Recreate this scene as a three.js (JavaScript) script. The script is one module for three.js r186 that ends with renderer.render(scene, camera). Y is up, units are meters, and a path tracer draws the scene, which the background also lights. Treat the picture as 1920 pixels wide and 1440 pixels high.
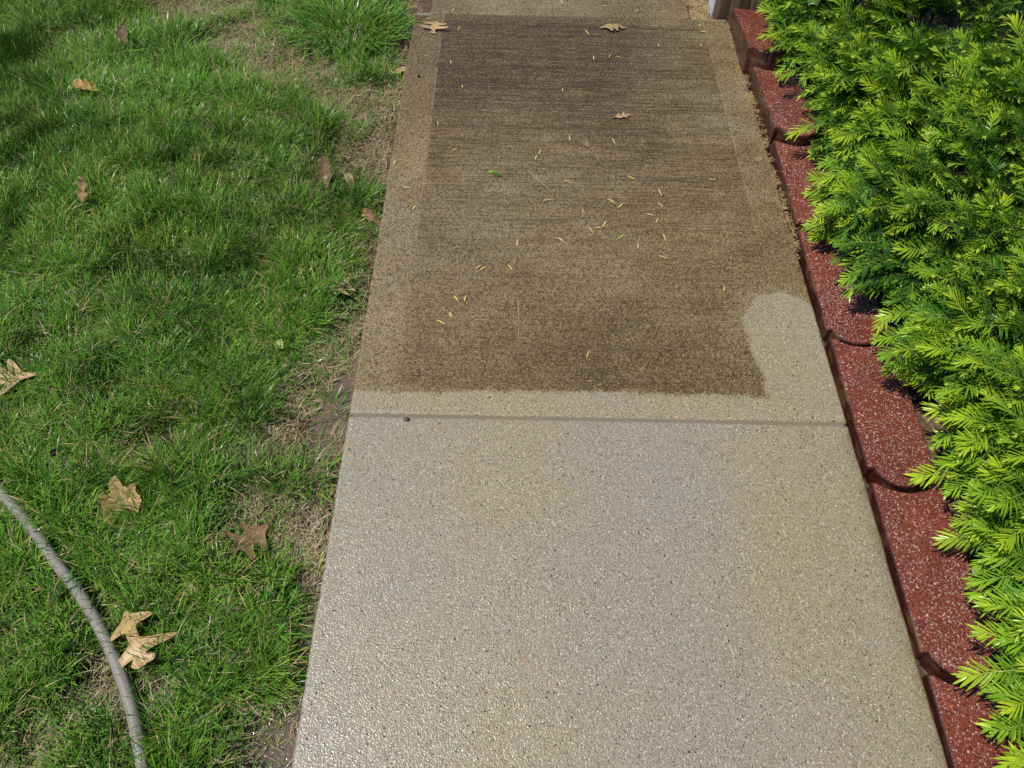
import * as THREE from 'three';
import { Sky } from 'three/addons/objects/Sky.js';
import { mergeGeometries } from 'three/addons/utils/BufferGeometryUtils.js';
import { RoundedBoxGeometry } from 'three/addons/geometries/RoundedBoxGeometry.js';

// ---------------------------------------------------------------- camera, sky, sun, exposure
const scene = new THREE.Scene();
const R = Math.PI / 180;
const camera = new THREE.PerspectiveCamera(53.06, 4 / 3, 0.05, 400);
{
  const yaw = 0.895 * R, pitch = 53.76 * R, roll = 1.859 * R;
  const fwd = new THREE.Vector3(Math.sin(yaw) * Math.cos(pitch), -Math.sin(pitch), -Math.cos(yaw) * Math.cos(pitch));
  const r0 = new THREE.Vector3(Math.cos(yaw), 0, Math.sin(yaw));
  const u0 = new THREE.Vector3().crossVectors(r0, fwd);
  const r = r0.clone().multiplyScalar(Math.cos(roll)).addScaledVector(u0, Math.sin(roll));
  const u = u0.clone().multiplyScalar(Math.cos(roll)).addScaledVector(r0, -Math.sin(roll));
  camera.position.set(0, 1.5, 0);                       // held at chest height over the walk; walk top is y = 0
  camera.quaternion.setFromRotationMatrix(new THREE.Matrix4().makeBasis(r, u, fwd.clone().negate()));
  camera.updateMatrixWorld();
}
const sunDir = new THREE.Vector3(-0.465, 0.878, 0.11).normalize();   // from the lawn side, high
const sky = new Sky();
sky.name = 'sky'; sky.userData.kind = 'structure';
sky.scale.setScalar(300);
sky.material.uniforms.turbidity.value = 5;
sky.material.uniforms.rayleigh.value = 0.8;
sky.material.uniforms.mieCoefficient.value = 0.004;
sky.material.uniforms.sunPosition.value.copy(sunDir);
scene.add(sky);
scene.environmentIntensity = 0.1;
const sun = new THREE.DirectionalLight(new THREE.Color(1, 0.95, 0.86), 4.4);
sun.position.copy(sunDir).multiplyScalar(12).add(new THREE.Vector3(0, 0, -1.5));
sun.target.position.set(0, 0, -1.5);
sun.castShadow = true;
sun.shadow.mapSize.set(4096, 4096);
Object.assign(sun.shadow.camera, { left: -3.5, right: 3.5, top: 3.5, bottom: -3.5, near: 1, far: 30 });
scene.add(sun, sun.target);
const renderer = new THREE.WebGLRenderer({ antialias: true });
renderer.toneMapping = THREE.LinearToneMapping;
renderer.toneMappingExposure = 1.12;
renderer.shadowMap.enabled = true;

// ---------------------------------------------------------------- helpers
function rngOf(seed) { let s = seed >>> 0; return () => { s = (s + 0x6d2b79f5) >>> 0; let t = s; t = Math.imul(t ^ (t >>> 15), t | 1); t ^= t + Math.imul(t ^ (t >>> 7), t | 61); return ((t ^ (t >>> 14)) >>> 0) / 4294967296; }; }
function hash(x, y, k = 0) { let h = Math.imul(x | 0, 374761393) ^ Math.imul(y | 0, 668265263) ^ Math.imul(k | 0, 1442695041); h = Math.imul(h ^ (h >>> 13), 1274126177); h ^= h >>> 16; return (h >>> 0) / 4294967296; }
function noise(x, y, k = 0) {
  const i = Math.floor(x), j = Math.floor(y); let a = x - i, b = y - j; a = a * a * (3 - 2 * a); b = b * b * (3 - 2 * b);
  const p = hash(i, j, k), q = hash(i + 1, j, k), r = hash(i, j + 1, k), s = hash(i + 1, j + 1, k);
  return p + (q - p) * a + (r - p) * b + (p - q - r + s) * a * b;
}
const fbm = (x, y, k = 0) => 0.5 * noise(x, y, k) + 0.27 * noise(x * 2.1, y * 2.1, k + 1) + 0.15 * noise(x * 4.3, y * 4.3, k + 2) + 0.08 * noise(x * 8.7, y * 8.7, k + 3);
const clamp = (v, a = 0, b = 1) => Math.min(b, Math.max(a, v));
const ss = (a, b, v) => { const t = clamp((v - a) / (b - a)); return t * t * (3 - 2 * t); };
const mix = (a, b, t) => a + (b - a) * t;
const mix3 = (a, b, t) => [mix(a[0], b[0], t), mix(a[1], b[1], t), mix(a[2], b[2], t)];
const lin = (r, g, b) => new THREE.Color().setRGB(r, g, b);
const taken = {};
function numbered(n) { const k = taken[n] || 0; taken[n] = k + 1; return k ? n + '_' + String(k).padStart(3, '0') : n; }
function shade(o) { o.traverse(m => { if (m.isMesh) { m.castShadow = true; m.receiveShadow = true; } }); return o; }
function put(o, name, label, category, group, kind) {
  o.name = numbered(name);
  if (label) o.userData.label = label;
  if (category) o.userData.category = category;
  if (group) o.userData.group = group;
  if (kind) o.userData.kind = kind;
  shade(o); scene.add(o); return o;
}
function part(parent, name, geo, mat, kind) { const m = new THREE.Mesh(geo, mat); m.name = name; if (kind) m.userData.kind = kind; parent.add(m); return m; }
// makes a colour map and a height map in one pass; f(u metres, v metres, px, py) returns [r, g, b (0..255 sRGB), height 0..1]
function maps(w, h, mw, mh, f, repeat) {
  const c = new Uint8Array(w * h * 4), b = new Uint8Array(w * h * 4);
  for (let y = 0; y < h; y++) for (let x = 0; x < w; x++) {
    const o = f((x + 0.5) / w * mw, (y + 0.5) / h * mh, x, y), k = (y * w + x) * 4;
    c[k] = clamp(o[0], 0, 255); c[k + 1] = clamp(o[1], 0, 255); c[k + 2] = clamp(o[2], 0, 255); c[k + 3] = 255;
    const q = clamp(o[3]) * 255; b[k] = b[k + 1] = b[k + 2] = q; b[k + 3] = 255;
  }
  return [c, b].map((d, i) => {
    const t = new THREE.DataTexture(d, w, h); t.magFilter = THREE.LinearFilter; t.minFilter = THREE.LinearMipmapLinearFilter; t.generateMipmaps = true;
    if (!i) t.colorSpace = THREE.SRGBColorSpace;
    if (repeat) t.wrapS = t.wrapT = THREE.RepeatWrapping;
    t.needsUpdate = true; return t;
  });
}
// sand grains: nearest jittered cell; returns [id hash, distance 0..1]
const cellOut = [0, 0, 0];
function cells(x, y, k) {
  const i = Math.floor(x), j = Math.floor(y); let best = 9, id = 0, id2 = 0;
  for (let a = -1; a < 2; a++) for (let b = -1; b < 2; b++) {
    const h1 = hash(i + a, j + b, k), h2 = hash(i + a, j + b, k + 7);
    const dx = i + a + h1 - x, dy = j + b + h2 - y, d = dx * dx + dy * dy;
    if (d < best) { best = d; id = h1; id2 = h2; }
  }
  cellOut[0] = (id * 7.13 + id2 * 3.71) % 1; cellOut[1] = Math.sqrt(best); cellOut[2] = (id * 3.3 + id2 * 11.7) % 1;
  return cellOut;
}

// ---------------------------------------------------------------- the walk (tops at y = 0)
const PX0 = -0.365, PX1 = 0.81, ZJ = -1.003, ZF = -2.807;
// paste, sand and aggregate of the concrete; k seeds, dirt 0..1 is how much of the dark film still covers it
function concrete(x, z, k, dirt, broom, tan) {
  const g = cells(x / 0.0027, z / 0.0027, k), gid = g[0], gd = g[1], gt = g[2];
  const f = cells(x / 0.0015, z / 0.0015, k + 3), fid = f[0];
  const big = cells(x / 0.011, z / 0.011, k + 9), bid = big[0], bd = big[1], bt = big[2];
  let col = [134, 129, 113], h = 0.45;
  const v = 0.87 + 0.26 * fid; col = [col[0] * v, col[1] * v, col[2] * v];
  const exposed = 0.42 + 0.25 * fbm(x * 7, z * 7, k + 20) + tan * 0.2;
  if (gt < exposed) {                                   // a visible grain of sand
    const s = gid < 0.36 ? [156, 132, 98] : gid < 0.56 ? [160, 151, 132] : gid < 0.72 ? [138, 112, 80] : gid < 0.86 ? [104, 96, 82] : gid < 0.92 ? [216, 208, 190] : gid < 0.965 ? [150, 100, 62] : [40, 34, 30];
    const e = ss(0.62, 0.4, gd); col = mix3(col, s, 0.72 * e); h += 0.4 * e * (0.4 + gt);
  }
  if (fid > 0.9) { col = mix3(col, [62, 55, 46], 0.5); h -= 0.3; } else if (fid < 0.1) { col = mix3(col, [188, 180, 160], 0.45); h += 0.2; }
  if (bid > 0.92 && bd + 0.12 * (fid - 0.5) < 0.1 + 0.22 * bt * bt) {         // a stone at the surface
    const s = bt < 0.3 ? [176, 166, 150] : bt < 0.55 ? [166, 124, 84] : bt < 0.8 ? [148, 134, 114] : [140, 104, 76];
    col = mix3(col, s, 0.6); h += 0.12;
  } else if (bid < 0.024 && bd < 0.09 + 0.09 * bt) { col = [26, 22, 19]; h = 0; }   // a pit
  const warm = fbm(x * 3.1 + 4, z * 3.1, k + 30) - 0.5 + tan * 0.5;
  col = [col[0] * (1 + 0.05 * warm), col[1], col[2] * (1 - 0.22 * warm)];
  if (dirt > 0.1) { const t = 0.22 * ss(0.1, 0.5, dirt); col = [col[0], col[1] * (1 - 0.14 * t), col[2] * (1 - 0.5 * t)]; }
  if (dirt > 0) {                                       // film of algae and soil, thinner on the crowns of the grains
    const d = clamp(dirt * (1.3 - 1.15 * (h - 0.3)) * (0.6 + 0.6 * fid));
    col = mix3(col, [50 + 34 * gt, 39 + 27 * gt, 22 + 15 * gt], clamp(d, 0, 0.95));
    if (dirt > 0.15) { const m = cells(x / 0.0046, z / 0.0056, k + 50), mi = m[0], md = m[1]; if (mi < 0.2 && md < 0.5) col = mix3(col, [164, 142, 108], 0.34); else if (mi > 0.8 && md < 0.55) col = mix3(col, [38, 28, 18], 0.4); }
    if (gid > 0.45 && gid < 0.6 && gd < 0.42) col = mix3(col, [178, 152, 106], 0.5 * (0.5 + gt));      // grains rubbed clear of it
  }
  if (broom > 0) {                                      // brush strokes run across the walk
    const wob = z + 0.004 * noise(x * 5, z * 9, k + 40);
    const row = wob / 0.0062, ri = Math.floor(row), off = Math.abs(row - ri - 0.3 - 0.4 * hash(ri, 5, k + 41)) * 0.0062;
    const fine = ss(0.0019, 0.0005, off) * ss(0.15, 0.85, hash(ri, 9, k + 42)) * ss(0.28, 0.55, noise(x * 14, ri * 3.7, k + 43) * 0.75 + 0.25 * fid);
    const wide = ss(0.44, 0.2, noise(x * 20, wob * 300, k + 44) * 0.6 + 0.25 * fid + 0.15 * gt) * 0.55;
    const dk = clamp(Math.max(fine, wide)) * broom; h -= 0.5 * dk;
    const dc = dk * (0.18 + 0.75 * dirt); col = mix3(col, [30, 22, 12], dc);
  }
  return [col[0], col[1], col[2], h];
}
// where the film is left on the unwashed slab (metres; copied from the photograph: clean strip by the joint, keyhole at the right edge)
function film(x, z) {
  const j = (fbm(x * 30, z * 30, 301) - 0.5) * 0.035, j2 = (fbm(x * 8, z * 8, 305) - 0.5) * 0.05;
  const keyR = Math.hypot(x + 0.3 * j - 0.722, (z + j + 1.318) * 1.0);
  const leftOfTail = mix(0.624, 0.618, ss(-1.29, -1.09, z)) + 0.012 * Math.sin((z + 1.2) * 16);
  let clean = ss(-1.086, -1.066, z + j * 0.6 + 0.006 * Math.sin(x * 5));
  clean = Math.max(clean, ss(0.108, 0.09, keyR));
  if (z > -1.33) clean = Math.max(clean, ss(leftOfTail - 0.012, leftOfTail + 0.012, x + 0.35 * j));
  const soft = 0.35 * ss(0.2, 0.09, Math.hypot(x + j - 0.72, z + 1.3));
  let d = 0.55 + 0.55 * (fbm(x * 2.2 + 1, z * 2.6, 320) - 0.42) + 0.5 * (fbm(x * 9, z * 16, 325) - 0.5);
  d += 0.22 * ss(0.2, 0.08, Math.hypot((x + 0.12) * 0.7, z + 2.42 + j2)) + 0.4 * ss(-1.75, -2.4, z + j2 * 2) * ss(0.62, 0.2, Math.abs(x - 0.05 + j2));      // thickest far down the slab
  d += 0.2 * ss(-1.42, -1.15, z + j2) * ss(-0.1, 0.25, x + j2);                       // and by the washed strip
  d -= 0.12 * ss(0.5, 0.2, Math.hypot(x - 0.02, (z + 1.7) * 0.8));
  d -= 0.1 * ss(0.12, -0.26, x + j2) * ss(-2.2, -1.7, z);
  const wd = mix(0.045, 0.008, ss(-1.7, -2.1, z)), band = ss(-0.252 + wd, -0.254 - wd, x + j * 0.25 + j2 * ss(-2, -1.6, z));                                     // the trowelled margin holds less of it
  d = mix(d, 0.36 + 0.32 * ss(-1.9, -2.5, z + j2 * 2) + 0.4 * (fbm(x * 14, z * 10, 331) - 0.5), band);
  d -= 0.07 * ss(0.7, 0.72, x + j * 0.3) * ss(-1.6, -2.0, z);
  return clamp(d, 0.08, 1) * (1 - clean) * (1 - soft) + clean * 0.03;
}
function slabGeo(x0, x1, z0, z1, leftCut) {              // z0 far end, z1 near end; tooled round edges
  const r = 0.009, N = 220, prof = [];
  for (let i = 0; i <= 5; i++) { const a = i / 5 * Math.PI / 2; prof.push([r - Math.cos(a) * r, -r + Math.sin(a) * r, 0]); }
  const L = [[0, -0.11, 0], ...prof], pts = [...L];
  for (let i = 1; i < 12; i++) pts.push([null, 0, i / 12]);
  for (const p of [...L].reverse()) pts.push([p[0], p[1], 1]);
  const zs = []; for (let i = 0; i <= 4; i++) zs.push(z0 + r * (1 - Math.cos(i / 4 * Math.PI / 2)));
  for (let i = 1; i < N; i++) zs.push(z0 + r + (z1 - z0 - 2 * r) * i / N);
  for (let i = 4; i >= 0; i--) zs.push(z1 - r * (1 - Math.cos(i / 4 * Math.PI / 2)));
  const pos = [], uv = [], idx = [], M = pts.length;
  const row = (z, drop, flat) => {
    const a = x0 + 0.004 * (fbm(z * 14, 3, 11) - 0.5) + 0.004 * (fbm(z * 55, 9, 12) - 0.5) + (leftCut ? 0.055 * ss(z0 + 0.075, z0 + 0.01, z) : 0);
    const b = x1 + 0.004 * (fbm(z * 14, 8, 13) - 0.5);
    for (const p of pts) {
      const x = p[0] === null ? mix(a + r, b - r, p[2]) : p[2] < 0.5 ? a + p[0] : b - p[0];
      const y = flat ? -0.11 : p[1] === -0.11 ? -0.11 : p[1] - drop;
      pos.push(x, y, z); uv.push((x - x0) / (x1 - x0), (z - z0) / (z1 - z0));
    }
  };
  row(zs[0], 0, true);
  zs.forEach(z => { const d = Math.min(z - z0, z1 - z); row(z, d < r ? r - Math.sqrt(Math.max(0, r * r - (r - d) * (r - d))) : 0, false); });
  row(zs[zs.length - 1], 0, true);
  for (let i = 0; i < zs.length + 1; i++) for (let j = 0; j < M - 1; j++) { const q = i * M + j; idx.push(q, q + M, q + 1, q + 1, q + M, q + M + 1); }
  const g = new THREE.BufferGeometry();
  g.setAttribute('position', new THREE.Float32BufferAttribute(pos, 3)); g.setAttribute('uv', new THREE.Float32BufferAttribute(uv, 2));
  g.setIndex(idx); g.computeVertexNormals(); return g;
}
const wet = { roughness: 0.3, metalness: 0, specularIntensity: 1, bumpScale: 0.0013 };
const path = new THREE.Group();
{
  const W = PX1 - PX0, zn = 0.8, L1 = zn - ZJ;
  const [c1, b1] = maps(1280, 1960, W, L1, (u, v) => {
    const x = PX0 + u, z = ZJ + v, margin = Math.min(x - PX0, PX1 - x), inner = ss(0.088, 0.094, margin) * ss(0.055, 0.06, v);
    const o = concrete(x, z, 100, 0.05 * ss(0.5, 0.8, x), 0.1 * inner, clamp(0.35 * (x - 0.1) + 0.5 * (fbm(x * 2, z * 2, 77) - 0.45)));
    const line = ss(0.004, 0.0, Math.abs(margin - 0.091 + 0.002 * noise(z * 30, 1, 5))) * noise(z * 40, margin * 100, 6);
    o[3] -= 0.3 * line;
    const stain = ss(0.035, 0.0, PX1 - x + 0.02 * (fbm(z * 12, 2, 88) - 0.5)) * fbm(x * 60, z * 40, 90);        // silt washed against the edging
    const m = mix3(o, [88, 72, 48], 0.7 * stain); return [m[0], m[1], m[2], o[3]];
  });
  const m1 = new THREE.MeshPhysicalMaterial({ ...wet, map: c1, bumpMap: b1 });
  const [c2, b2] = maps(1280, 1960, W, ZJ - ZF, (u, v) => {
    const x = PX0 + u, z = ZF + v, margin = Math.min(x - PX0 - 0.01, PX1 - x);
    const inner = ss(0.098, 0.102, margin) * ss(0.05, 0.055, v) * ss(0.06, 0.07, ZJ - z);
    const o = concrete(x, z, 200, film(x, z), (0.35 + 0.65 * ss(-1.3, -1.9, z)) * inner, 0.25);
    const line = ss(0.0035, 0.0, Math.abs(margin - 0.1)) * ss(0.2, 0.55, noise(z * 26, 4, 7));                    // ridge left by the edging tool
    const m = mix3(o, [150, 136, 112], 0.45 * line * ss(-1.4, -1.9, z)); return [m[0], m[1], m[2], o[3] + 0.25 * line + 0.12 * (1 - inner)];
  });
  const m2 = new THREE.MeshPhysicalMaterial({ ...wet, roughness: 0.4, specularIntensity: 0.6, map: c2, bumpMap: b2 });
  const [c3, b3] = maps(720, 640, 0.96, 0.85, (u, v) => {
    const o = concrete(u, v, 400, clamp(0.45 + 0.7 * (fbm(u * 4, v * 5, 410) - 0.45)), 0.25, 0.3); return o;
  });
  const m3 = new THREE.MeshPhysicalMaterial({ ...wet, roughness: 0.45, map: c3, bumpMap: b3 });
  part(path, 'slab', slabGeo(PX0, PX1, ZJ + 0.002, zn, false), m1);
  part(path, 'slab_001', slabGeo(PX0 + 0.001, PX1, ZF + 0.002, ZJ - 0.002, true), m2);
  part(path, 'slab_002', slabGeo(-0.305, 0.668, ZF - 0.9, ZF - 0.002, false), m3);
  const jm = new THREE.MeshStandardMaterial({ color: lin(0.2, 0.165, 0.11), roughness: 0.7, bumpMap: b3, bumpScale: 0.001 });
  const jg = new THREE.PlaneGeometry(W - 0.02, 0.02, 40, 1); jg.rotateX(-Math.PI / 2);
  for (let i = 0; i < jg.attributes.position.count; i++) jg.attributes.position.setY(i, 0.0012 * (noise(i * 0.9, 2, 9) - 0.5));
  jg.computeVertexNormals();
  const j1 = part(path, 'joint', jg, jm); j1.position.set((PX0 + PX1) / 2, -0.0032, ZJ);
  const j2 = part(path, 'joint', jg, jm); j2.position.set((PX0 + PX1) / 2, -0.0055, ZF);
}
put(path, 'path', 'concrete garden path, near slab washed pale, far slab brown', null, null, 'structure');

// ---------------------------------------------------------------- ground: lawn soil, planting bed
const pools = [[-0.438, -1.085, 0.062, 0.055], [-0.44, -1.0, 0.05, 0.035], [-0.445, -0.94, 0.05, 0.03], [-0.385, -0.5, 0.03, 0.075], [-0.42, -0.3, 0.07, 0.06]];
function groundY(x, z) {
  let y = -0.03 + 0.02 * (fbm(x * 3, z * 3, 500) - 0.5) + 0.014 * (fbm(x * 17, z * 17, 510) - 0.5);
  if (x < 0) y -= 0.014 * ss(-0.55, -0.38, x);
  for (const p of pools) { const q = ((x - p[0]) / p[2]) ** 2 + ((z - p[1]) / p[3]) ** 2; if (q < 6) y -= 0.017 * Math.exp(-q * 0.7); }
  if (x > 0.5) y = -0.05 + 0.016 * (fbm(x * 20, z * 20, 520) - 0.5) + 0.012 * ss(0.98, 1.05, x) + 0.03 * ss(-1.45, -1.8, z) * ss(0.84, 0.82, x);
  if (x > (z < ZF ? -0.285 : PX0 + 0.02) && x < (z < ZF ? 0.65 : PX1 - 0.015)) y = -0.09;
  return y;
}
const [soilC, soilB] = maps(1024, 1024, 1.2, 1.2, (u, v) => {
  const T = 1.2, per = (s, k) => { const a = fbm(u * s, v * s, k), b = fbm((u - T) * s, v * s, k), c = fbm(u * s, (v - T) * s, k), d = fbm((u - T) * s, (v - T) * s, k), p = u / T, q = v / T; return mix(mix(a, b, p), mix(c, d, p), q); };
  const a = per(9, 600), b = per(55, 610), g = cells(u / 0.005, v / 0.005, 620)[2];
  let c = mix3([64, 46, 32], [122, 98, 70], clamp(a * 1.4 - 0.3 + 0.5 * (b - 0.5)));
  const s = 0.75 + 0.5 * g; return [c[0] * s, c[1] * s, c[2] * s, 0.5 * b + 0.3 * g + 0.2 * a];
}, true);
{
  const lines = (a, b, step) => { const o = []; for (let v = a; v <= b + 1e-6; v += step) o.push(v); return o; };
  const xs = [-60, -30, -12, -6, -4, ...lines(-3, -0.62, 0.035), ...lines(-0.6, -0.345, 0.0085), ...lines(-0.3, 0.78, 0.09), 0.79, 0.8, ...lines(0.806, 0.83, 0.006), ...lines(0.86, 1.3, 0.03), ...lines(1.4, 3, 0.15), 5, 12, 30, 60];
  const zs = [-90, -40, -15, -8, -5, ...lines(-4, -2.7, 0.04), ...lines(-2.68, 0.3, 0.014), ...lines(0.36, 2, 0.1), 5, 12, 30, 60];
  const pos = [], uv = [], idx = [];
  for (const z of zs) for (const x of xs) { pos.push(x, groundY(x, z), z); uv.push(x / 1.2, z / 1.2); }
  for (let i = 0; i < zs.length - 1; i++) for (let j = 0; j < xs.length - 1; j++) { const q = i * xs.length + j; idx.push(q, q + xs.length, q + 1, q + 1, q + xs.length, q + xs.length + 1); }
  const g = new THREE.BufferGeometry(); g.setAttribute('position', new THREE.Float32BufferAttribute(pos, 3)); g.setAttribute('uv', new THREE.Float32BufferAttribute(uv, 2)); g.setIndex(idx); g.computeVertexNormals();
  put(new THREE.Mesh(g, new THREE.MeshPhysicalMaterial({ map: soilC, bumpMap: soilB, bumpScale: 0.004, roughness: 0.6 })), 'ground', 'brown soil under the lawn and the hedge', null, null, 'structure');
}
// muddy water standing in the hollows by the walk, and in the slot along the edging
const mudWater = new THREE.MeshPhysicalMaterial({ color: lin(0.115, 0.088, 0.062), roughness: 0.06, ior: 1.33, bumpMap: soilB, bumpScale: 0.004 });
const poolLabels = ['muddy puddle in the grass beside the path joint', 'small puddle just below the joint puddle', 'narrow puddle among straw nearest under the joint', 'wet muddy slot between tall grass and concrete edge', 'muddy puddle at the bottom edge beside the concrete'];
pools.forEach((p, i) => {
  const s = new THREE.Shape(); for (let k = 0; k < 40; k++) { const a = k / 40 * 6.2832, r = 1.25 + 0.3 * (noise(Math.cos(a) * 2 + i * 5, Math.sin(a) * 2, 700) - 0.5); s[k ? 'lineTo' : 'moveTo'](Math.cos(a) * p[2] * r, Math.sin(a) * p[3] * r); }
  const g = new THREE.ShapeGeometry(s); g.rotateX(-Math.PI / 2);
  const m = new THREE.Mesh(g, mudWater); m.position.set(p[0], groundY(p[0], p[1]) + 0.0075, p[1]); put(m, 'puddle', poolLabels[i], null, null, 'structure');
});
{
  const g = new THREE.PlaneGeometry(0.034, 2.2); g.rotateX(-Math.PI / 2);
  const m = new THREE.Mesh(g, mudWater); m.position.set(0.813, -0.036, -0.55); put(m, 'water', 'brown water in the slot between path and red edging', null, null, 'structure');
}

// ---------------------------------------------------------------- red concrete edging blocks
const [redC, redB] = maps(1280, 1280, 0.72, 0.72, (u, v) => {
  const f = cells(u / 0.0016, v / 0.0016, 800), fid = f[0];
  let c = mix3([86, 42, 32], [132, 70, 55], fid), h = 0.35 + 0.3 * fid;
  const pale = fbm(u * 6, v * 6, 805);
  const s = cells(u / 0.0042, v / 0.0042, 810), si = s[0], sd = s[1], st = s[2];
  if (st < 0.5 + 1.1 * (pale - 0.46) && sd < 0.3 + 0.25 * si) { c = mix3(c, si < 0.4 ? [150, 106, 92] : si < 0.62 ? [140, 80, 58] : si < 0.82 ? [176, 150, 134] : si < 0.93 ? [138, 120, 112] : [72, 34, 28], 0.8); h += 0.3; }
  const b = cells(u / 0.016, v / 0.016, 820), bi = b[0], bd = b[1], bt = b[2];
  if (bi > 0.84 && bd < 0.08 + 0.12 * bt) { c = mix3(c, bt < 0.7 ? [206, 176, 152] : [170, 104, 66], 0.85); h += 0.15; }
  if (fid > 0.9) { c = mix3(c, [52, 20, 16], 0.6); h -= 0.3; }
  const q = 0.86 + 0.3 * fbm(u * 14, v * 14, 830); return [c[0] * q, c[1] * q, c[2] * q, h];
}, true);
for (const t of [redC, redB]) t.repeat.set(1 / 0.72, 1 / 0.72);
const redMat = new THREE.MeshPhysicalMaterial({ map: redC, bumpMap: redB, bumpScale: 0.0022, roughness: 0.19, specularIntensity: 1 });
const [siltC, siltB] = maps(512, 512, 0.4, 0.4, (u, v) => {
  const a = fbm(u * 22, v * 60, 850), f = cells(u / 0.002, v / 0.002, 855)[2], c = mix3([84, 38, 28], [112, 78, 54], ss(0.4, 0.7, a)), q = 0.55 + 0.4 * f * noise(u * 90, v * 90, 858) + 0.2 * a; return [c[0] * q, c[1] * q, c[2] * q, 0.5 * f + 0.5 * a];
}, true);
for (const t of [siltC, siltB]) t.repeat.set(2.5, 2.5);
const redSide = new THREE.MeshPhysicalMaterial({ map: siltC, bumpMap: siltB, bumpScale: 0.0012, roughness: 0.34 });
function blockGeo(i, len) {                              // u across (0..W), w along; hollow end far, round tongue near
  const W = 0.158, s = new THREE.Shape(), land = 0.014, arc = (cx, half, sag, y0, dir, from, to) => {
    const r = (half * half + sag * sag) / (2 * sag), a0 = Math.asin(half / r), out = [];
    for (let k = 0; k <= 16; k++) { const a = mix(from, to, k / 16) * a0; out.push([cx + Math.sin(a) * r, y0 + dir * (Math.cos(a) * r - (r - sag))]); } return out;
  };
  const pts = [[0.003, 0], [land * 0.6, 0], ...arc(W / 2, W / 2 - land, 0.024, 0, 1, -1, 1), [W - land * 0.6, 0], [W - 0.003, 0], [W, 0.003], [W, len - 0.003], [W - 0.003, len], ...arc(W / 2, W / 2 - land - 0.002, 0.046, len, 1, 1, -1), [0.003, len], [0, len - 0.003], [0, 0.003]];
  pts.forEach((p, k) => s[k ? 'lineTo' : 'moveTo'](p[0], p[1]));
  const g = new THREE.ExtrudeGeometry(s, { depth: 0.1, bevelEnabled: true, bevelThickness: 0.005, bevelSize: 0.004, bevelOffset: -0.004, bevelSegments: 3, curveSegments: 8 });
  g.rotateX(Math.PI / 2); g.translate(-W / 2, -0.005, -len / 2);       // top at y = 0, w along +z
  const uv = g.attributes.uv; for (let k = 0; k < uv.count; k++) uv.setXY(k, uv.getX(k) + i * 0.213, uv.getY(k) + i * 0.37);
  return g;
}
// far corner z, near shoulder z, top height far and near, left edge x far and near
const blockSpots = [
  [-2.785, -2.455, 0.062, 0.1, 0.803, 0.797, 'dry-topped red block standing highest, against the wooden post'],
  [-2.425, -2.072, 0.046, 0.056, 0.82, 0.823, 'dark wet red block stepped below the highest block'],
  [-2.043, -1.672, 0.028, 0.02, 0.822, 0.821, 'third red block from the post, its side silted brown'],
  [-1.655, -1.285, 0.013, 0.008, 0.822, 0.821, 'red block beside the keyhole of washed concrete'],
  [-1.258, -0.878, 0.008, 0.006, 0.822, 0.82, 'red block at the path joint under a branch shadow'],
  [-0.845, -0.468, 0.006, 0.005, 0.819, 0.817, 'second red block from the bottom edge, large pale pebble in it'],
  [-0.43, -0.05, 0.005, 0.004, 0.816, 0.814, 'nearest red block, cut by the bottom edge'],
];
blockSpots.forEach(([zf, zn, yf, yn, xf, xn, label], i) => {
  const len = Math.hypot(zn - zf, yn - yf), m = new THREE.Mesh(blockGeo(i, len), [redMat, redSide]);
  m.position.set((xf + xn) / 2 + 0.079, (yf + yn) / 2, (zf + zn) / 2);
  m.rotation.set(-Math.atan2(yn - yf, zn - zf), Math.atan2(xn - xf, zn - zf), [0.03, 0.012, -0.01, 0.006, -0.012, 0.004, 0, 0][i], 'YXZ');
  put(m, 'edging_block', label, 'edging block', 'red edging blocks along the path');
});

// ---------------------------------------------------------------- wooden post
{
  const [c, b] = maps(384, 512, 0.25, 0.8, (u, v) => {
    const w = u + 0.012 * noise(u * 20, v * 3, 900), g = noise(w * 210, v * 5, 901), r = noise(w * 42, v * 1.6, 903), f = noise(w * 600, v * 24, 905);
    let c = mix3([150, 118, 78], [98, 74, 46], ss(0.35, 0.75, 0.55 * r + 0.45 * g)); c = mix3(c, [158, 148, 132], 0.25 * noise(u * 9, v * 6, 907)); const s = 0.85 + 0.3 * f;
    return [c[0] * s, c[1] * s, c[2] * s, 0.6 * g + 0.4 * f];
  }, true);
  const mat = new THREE.MeshStandardMaterial({ map: c, bumpMap: b, bumpScale: 0.0015, roughness: 0.85 });
  const g = new THREE.Group();
  const p = new RoundedBoxGeometry(0.205, 0.62, 0.1, 2, 0.006); const uv = p.attributes.uv, ps = p.attributes.position, nm = p.attributes.normal;
  for (let k = 0; k < uv.count; k++) uv.setXY(k, (Math.abs(nm.getX(k)) > 0.6 ? ps.getZ(k) + 0.17 : ps.getX(k) + 0.1) / 0.25, ps.getY(k) / 0.8);
  part(g, 'timber', p, mat).position.y = 0.27;
  const side = new RoundedBoxGeometry(0.012, 0.6, 0.088, 2, 0.003);
  const sm = part(g, 'side_board', side, new THREE.MeshStandardMaterial({ color: lin(0.42, 0.43, 0.44), roughness: 0.8, bumpMap: b, bumpScale: 0.001 })); sm.position.set(-0.109, 0.26, 0.001);
  g.position.set(0.866, -0.06, -2.89); put(g, 'wooden_post', 'weathered wooden post with grey side behind the highest red block', 'post');
}

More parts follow.
